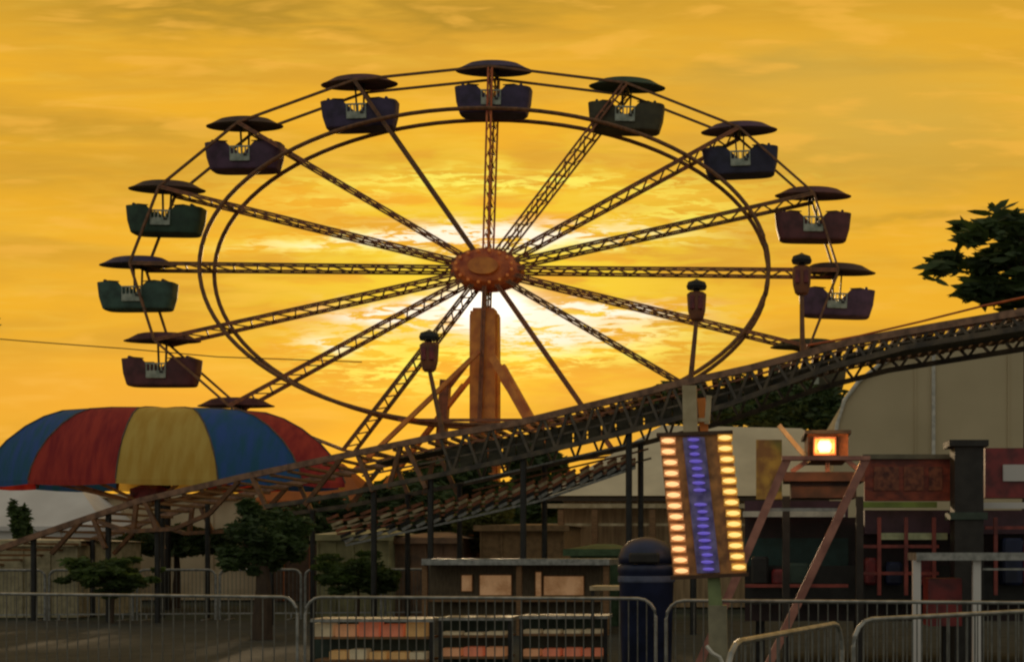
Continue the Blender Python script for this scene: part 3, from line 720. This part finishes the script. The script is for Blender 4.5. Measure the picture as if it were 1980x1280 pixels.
for x0, x1, y0, y1 in ((893, 912, 1112, 1142), (928, 988, 1112, 1150), (1036, 1046, 1106, 1152), (1052, 1128, 1114, 1150)):
    w = MB(); R(w, x0 - 2, y0 - 2, x1 + 2, y1 + 2, DG + .46, .04); wf = w.build('window', wood, st)
    w = MB(); R(w, x0, y0, x1, y1, DG + .44, .01); w.build('lit_pane', glow, wf)
for px in (822, 1004, 1172):
    b = MB(); b.beam(P(px, 1092, DG + .05), base(px, DG + .05), .09); b.build('post', wood, st)
# low display racks; boxes carry a faint emission as if lit
DC = 16.0
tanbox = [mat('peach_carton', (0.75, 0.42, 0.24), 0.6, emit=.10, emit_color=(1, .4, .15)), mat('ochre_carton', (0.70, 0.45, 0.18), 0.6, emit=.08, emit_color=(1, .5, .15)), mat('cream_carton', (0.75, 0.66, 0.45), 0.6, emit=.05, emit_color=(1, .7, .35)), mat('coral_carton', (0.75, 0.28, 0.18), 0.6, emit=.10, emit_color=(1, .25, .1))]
def rack(px0, px1, label, shelves, D=DC):
    t = thing('display_rack', base((px0 + px1) / 2, D), label, 'display rack', 'low display racks behind the near barriers'); top_ = shelves[0] - 22
    b = MB(); R(b, px0, top_, px1, top_ + 6, D - .05, .55); b.build('top_board', galv, t)
    b = MB(); R(b, px0 + 2, top_ + 6, px1 - 2, 1294, D + .42, .04); b.build('back_panel', dkgreen, t)
    for px in (px0 + 4, px1 - 4): b = MB(); b.beam(P(px, top_ + 6, D), base(px, D), .045); b.build('upright', darkst, t)
    for s_ in shelves: b = MB(); R(b, px0 + 6, s_ + 13, px1 - 6, s_ + 17, D, .42); b.build('shelf', wood, t)
    return t
rack(600, 838, 'low rack of amber boxes, leftmost, right of the dark tree trunk', [1218, 1262])
rack(848, 990, 'low rack with a dark upper shelf between its two neighbours', [1215, 1256])
rack(1004, 1175, 'low rack of coral and ochre boxes nearest the blue bin', [1212, 1256])
cnt = 0; rnd = random.Random(12)
spec = [('left rack', 606, 832, 1218, 30, 0), ('left rack bottom shelf', 640, 832, 1262, 20, 1), ('middle rack top shelf', 856, 984, 1215, 8, 2), ('middle rack bottom shelf', 854, 984, 1256, 18, 3),
        ('right rack top shelf', 1012, 1168, 1212, 9, 4), ('right rack bottom shelf', 1010, 1168, 1256, 18, 5)]
order = ['first', 'second', 'third', 'fourth', 'fifth', 'sixth', 'seventh']
for nm, x0, x1, yb, hh, r__ in spec:
    nb = max(2, int((x1 - x0) / 38)); w = (x1 - x0) / nb
    for i in range(nb):
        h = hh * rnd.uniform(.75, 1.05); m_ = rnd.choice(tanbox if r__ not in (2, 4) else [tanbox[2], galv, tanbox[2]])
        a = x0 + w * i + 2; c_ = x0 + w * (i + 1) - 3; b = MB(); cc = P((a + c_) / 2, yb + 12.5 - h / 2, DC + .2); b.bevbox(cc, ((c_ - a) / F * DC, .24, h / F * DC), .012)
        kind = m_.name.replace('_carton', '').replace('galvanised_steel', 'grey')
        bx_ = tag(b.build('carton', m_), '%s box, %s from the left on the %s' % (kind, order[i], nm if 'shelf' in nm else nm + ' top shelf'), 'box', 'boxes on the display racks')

# bright plank counter near the bin
t = thing('folding_table', base(1215, 15.5), 'narrow cream topped table beside the blue bin', 'table')
b = MB(); R(b, 1140, 1133, 1275, 1141, 15.3, .6); b.build('table_top', cream, t)
for px, dd in ((1146, 0), (1268, 0), (1146, .5), (1268, .5)): b = MB(); b.beam(P(px, 1141, 15.35 + dd), base(px, 15.35 + dd), .04); b.build('leg', darkst, t)
# blue dome-lidded bin
DB = 14.0; bc = base(1250, DB); s_ = DB / F
t = thing('litter_bin', bc, 'dark blue litter bin with a domed lid left of the bulb sign', 'litter bin')
b = MB(); b.lathe(bc, [(.30, 0), (.33, .04), (.37, 1.28), (.39, 1.30), (.39, 1.36), (.36, 1.38)], 24, .84, .8); b.build('body', navy, t, smooth=True)
b = MB(); b.lathe(bc, [(.37, 1.385), (.38, 1.46), (.34, 1.56), (.24, 1.64), (.10, 1.68), (.01, 1.69)], 24, .84, .8); ld = b.build('lid', navy, t, smooth=True)
b = MB(); b.bevbox(bc + Vector((0, -.29, 1.45)), (.34, .06, .12), .02); b.build('flap', darkst, ld)
b = MB(); b.lathe(bc, [(.382, 1.18), (.388, 1.20), (.386, 1.24), (.38, 1.25)], 24, .84, .8, closed=False); b.build('band', mat('dull_blue_band', (.10, .12, .2), .6), t)
# green awning cart behind
booth('green_tent', 1105, 1200, 1062, 25, mat('faded_green_canvas', (0.10, 0.17, 0.08), 0.8), 'small green tent just left of the blue bin', 10)

# ------------------------------------------------------------------ ride trailer at right
DR_ = 15.0
tr = thing('ride_trailer', base(1720, DR_ + 1), 'dark red ride trailer with trim strips below the big beige tent', 'trailer')
b = MB(); R(b, 1440, 1000, 2100, 1200, DR_ + 1.2, 1.6); b.build('body', mat('black_red_panelling', (0.05, 0.022, 0.022), 0.5, color2=(0.02, 0.014, 0.014), scale=3), tr)
b = MB(); R(b, 1672, 888, 1838, 968, DR_ + .3, .12)
b.build('signboard', mat('mottled_red_board', (0.34, 0.06, 0.025), 0.5, color2=(0.14, 0.022, 0.012), scale=7, streak=(1, 1, 1.6)), tr)
b = MB(); R(b, 1668, 878, 1842, 887, DR_ + .25, .2); b.build('signboard_hood', mat('dull_khaki_trim', (0.22, 0.19, 0.12), .7), tr)
b = MB(); R(b, 1440, 968, 1640, 1000, DR_ + .5, .6); R(b, 1672, 986, 2100, 1032, DR_ + .5, .6); b.build('upper_panel', mat('plum_panel', (0.10, 0.04, 0.06), 0.5), tr)
def strip(x0, x1, y0, y1, m_, nm='trim_strip', dd=0.2): b = MB(); R(b, x0, y0, x1, y1, DR_ + dd, .06); b.build(nm, m_, tr)
strip(1664, 1812, 970, 981, mat('lime_green_paint', (0.26, 0.34, 0.05), 0.5))
strip(1436, 1634, 988, 999, mat('warm_white_strip', (0.85, 0.75, 0.60), 0.5))
strip(1700, 1832, 1030, 1043, mat('pale_lime_strip', (0.66, 0.70, 0.38), 0.5))
strip(1900, 2100, 971, 983, greyt); strip(1480, 1640, 958, 964, cream)
b = MB(); R(b, 1905, 866, 2100, 962, DR_ + .35, .3); b.build('side_panel', maroon, tr)
b = MB(); R(b, 1940, 898, 2100, 930, DR_ + .30, .04); b.build('pale_notice_panel', greyt, tr)
b = MB(); R(b, 1440, 1040, 1640, 1120, DR_ + 1.1, .08); b.build('teal_skirt', mat('dark_teal_board', (0.02, 0.07, 0.06), 0.5), tr)
redf = mat('faded_red_frame', (0.36, 0.07, 0.05), 0.55, color2=(0.16, 0.03, 0.025), scale=5)
for px in (1660, 1700, 1752, 1806, 1925, 1985):
    b = MB(); b.beam(P(px, 1000, DR_ + .1), P(px, 1150, DR_ + .1), .045); b.build('frame_post', redf, tr)
for y_, x0_, x1_ in ((1056, 1655, 1815), (1108, 1655, 1815), (1132, 1440, 1640), (1020, 1905, 2100)):
    b = MB(); b.beam(P(x0_, y_, DR_ + .12), P(x1_, y_, DR_ + .12), .04); b.build('frame_rail', redf, tr)
for px, w, y0_, m_ in ((1452, 34, 1075, darkst), (1492, 26, 1100, maroon), (1524, 40, 1088, dkgreen), (1672, 22, 1078, maroon), (1712, 30, 1086, navy), (1764, 34, 1070, maroon), (1935, 40, 1040, navy), (1975, 30, 1052, maroon)):
    b = MB(); c_ = P(px + w / 2, (y0_ + 1130) / 2, DR_ + .6); b.bevbox(c_, (w / F * 15.6, .3, (1130 - y0_) / F * 15.6), .03); b.build('machinery_box', m_, tr)
b = MB(); b.beam(P(1440, 1131, DR_ + .75), P(2100, 1131, DR_ + .75), .5, .05); b.build('floor_ledge', darkst, tr)
for x0_, x1_ in ((1690, 1738), (1748, 1786), (1796, 1822)):
    b = MB(); R(b, x0_, 902, x1_, 948, DR_ + .28, .015); b.build('sign_picture', mat('worn_brown_picture', (0.32, 0.10, 0.045), 0.6, color2=(0.09, 0.02, 0.015), scale=11), tr)
b = MB()
for px in (1470, 1660, 1830, 2040): b.beam(P(px, 1195, DR_ + 1.5), base(px, DR_ + 1.5), .12)
b.build('jack_leg', darkst, tr)
t = thing('dark_column', base(1872, DR_ - .3), 'black square column in front of the red trailer', 'column')
b = MB(); R(b, 1846, 862, 1902, 1286, DR_ - .3, .35); b.build('shaft', darkst, t)
b = MB(); R(b, 1836, 850, 1912, 862, DR_ - .36, .48); b.build('cap', darkst, t)
b = MB(); R(b, 1838, 990, 1910, 1004, DR_ - .34, .44); b.build('collar', dkgreen, t)
# counter at the far right
t = thing('ticket_counter', base(1880, 12.5), 'grey topped counter with thin legs in the lower right behind the barriers', 'counter')
b = MB(); R(b, 1772, 1068, 2100, 1083, 12.5, .7); b.build('counter_top', galv, t)
b = MB(); R(b, 1900, 1098, 2100, 1102, 12.6, .05); b.build('rail', galv, t)
for px in (1772, 1888, 2040): b = MB(); b.beam(P(px, 1083, 12.6), base(px, 12.6), .08); b.build('leg', greyt, t)
b = MB(); R(b, 1795, 1118, 1860, 1210, 12.9, .4); tag(b.build('red_crate', maroon), 'dark red crate under the grey topped counter', 'crate')

# A-frame with lamp booth
t = thing('entrance_frame', base(1548, 12.0), 'pinkish brown metal frame of two slanting legs joined by a top bar under the lamp', 'frame')
DA = 12.0
afm = mat('pinkish_brown_steel', (0.50, 0.22, 0.16), 0.5, color2=(0.30, 0.12, 0.09), scale=6)
b = MB(); b.beam(P(1512, 886, DA), P(1682, 886, DA), .04, .12); b.build('top_bar', afm, t)
for x0, x1 in ((1522, 1405), (1674, 1545)):
    p = P(x0, 888, DA); q_ = P(x1, 1160, DA); d = q_ - p; q_ = p + d * (p.z / (p.z - q_.z)); b = MB(); b.beam(p, q_, .08, .07); lg = b.build('leg', afm, t)
for f in (.35,):
    p = P(1480, 985, DA + .04); q_ = P(1630, 985, DA + .04); b = MB(); b.beam(p, q_, .03); b.build('cross_bar', galv, t)
t = thing('lamp_booth', base(1560, 13.4), 'small orange brown booth with the bright lamp on its front', 'booth')
DL = 13.4
b = MB(); R(b, 1562, 838, 1640, 888, DL, .9); hd = b.build('head_panel', mat('orange_booth_paint', (0.34, 0.12, 0.04), 0.7, color2=(0.10, 0.035, 0.015), scale=9), t)
b = MB(); R(b, 1556, 831, 1646, 838, DL - .05, 1.0); b.build('roof', darkst, t)
b = MB(); R(b, 1516, 912, 1672, 930, DL + .2, .6); R(b, 1530, 930, 1656, 962, DL + .3, .5); b.build('lower_panel', mat('brown_booth_board', (0.10, 0.04, 0.025), 0.6, color2=(0.03, 0.015, 0.012), scale=5), t)
for px in (1520, 1662): b = MB(); b.beam(P(px, 960, DL + .3), base(px, DL + .3), .08); b.build('post', darkst, t)
for a_, c_ in (((1566, 888), (1530, 912)), ((1636, 888), (1664, 912)), ((1600, 888), (1600, 912))):
    b = MB(); b.beam(P(*a_, DL + .25), P(*c_, DL + .25), .05); b.build('strut', afm, t)
b = MB(); R(b, 1462, 850, 1512, 965, DL + .4, .08); b.build('side_flap', mat('mustard_flap', (0.34, 0.27, 0.06), 0.7, color2=(.16, .1, .04), scale=7), t)
b = MB(); b.beam(P(1506, 822, DL + .1), P(1566, 893, DL + .1), .05, .05); b.build('pale_bracket', cream, t)
lampt = thing('lamp', P(1595, 862, DL - .16), 'small bright warm lamp glowing on the orange brown booth', 'lamp')
lc = P(1595, 862, DL - .18)
b = MB()
for z in (-1, 1): b.bevbox(lc + Vector((0, .07, .09 * z)), (.25, .12, .02), .006)
for x in (-1, 1): b.bevbox(lc + Vector((.115 * x, .07, 0)), (.02, .12, .16), .006)
b.bevbox(lc + Vector((0, .145, 0)), (.25, .03, .20), .008); b.build('lamp_housing', lan_m, lampt)
b = MB()
ri = lambda a, c, y: [lc + Vector((x * a, y, z * c)) for x, z in ((-1, -1), (1, -1), (1, 1), (-1, 1))]
b.quadstrip([ri(.105, .078, .02), ri(.07, .05, .10)], caps=False); b.build('glow_halo', mat('lamp_halo', (.8, .4, .15), .4, emit=.7, emit_color=(1, .33, .08), scale=14, color2=(.5, .2, .06)), lampt)  # emissive surround stands in for the halo around the lamp
b = MB(); b.bevbox(lc + Vector((0, .05, 0)), (.15, .10, .12), .035); b.build('lamp_glass', mat('lamp_glass', (1, .8, .6), .3, emit=2.2, emit_color=(1, .62, .30), bump=0), lampt, smooth=True)
ll = bpy.data.lights.new('lamp_light', 'POINT'); ll.energy = 16; ll.color = (1, .45, .15); ll.shadow_soft_size = .1
lo = bpy.data.objects.new('lamp_light', ll); C.objects.link(lo); lo.location = lc + Vector((0, -.22, 0.0))
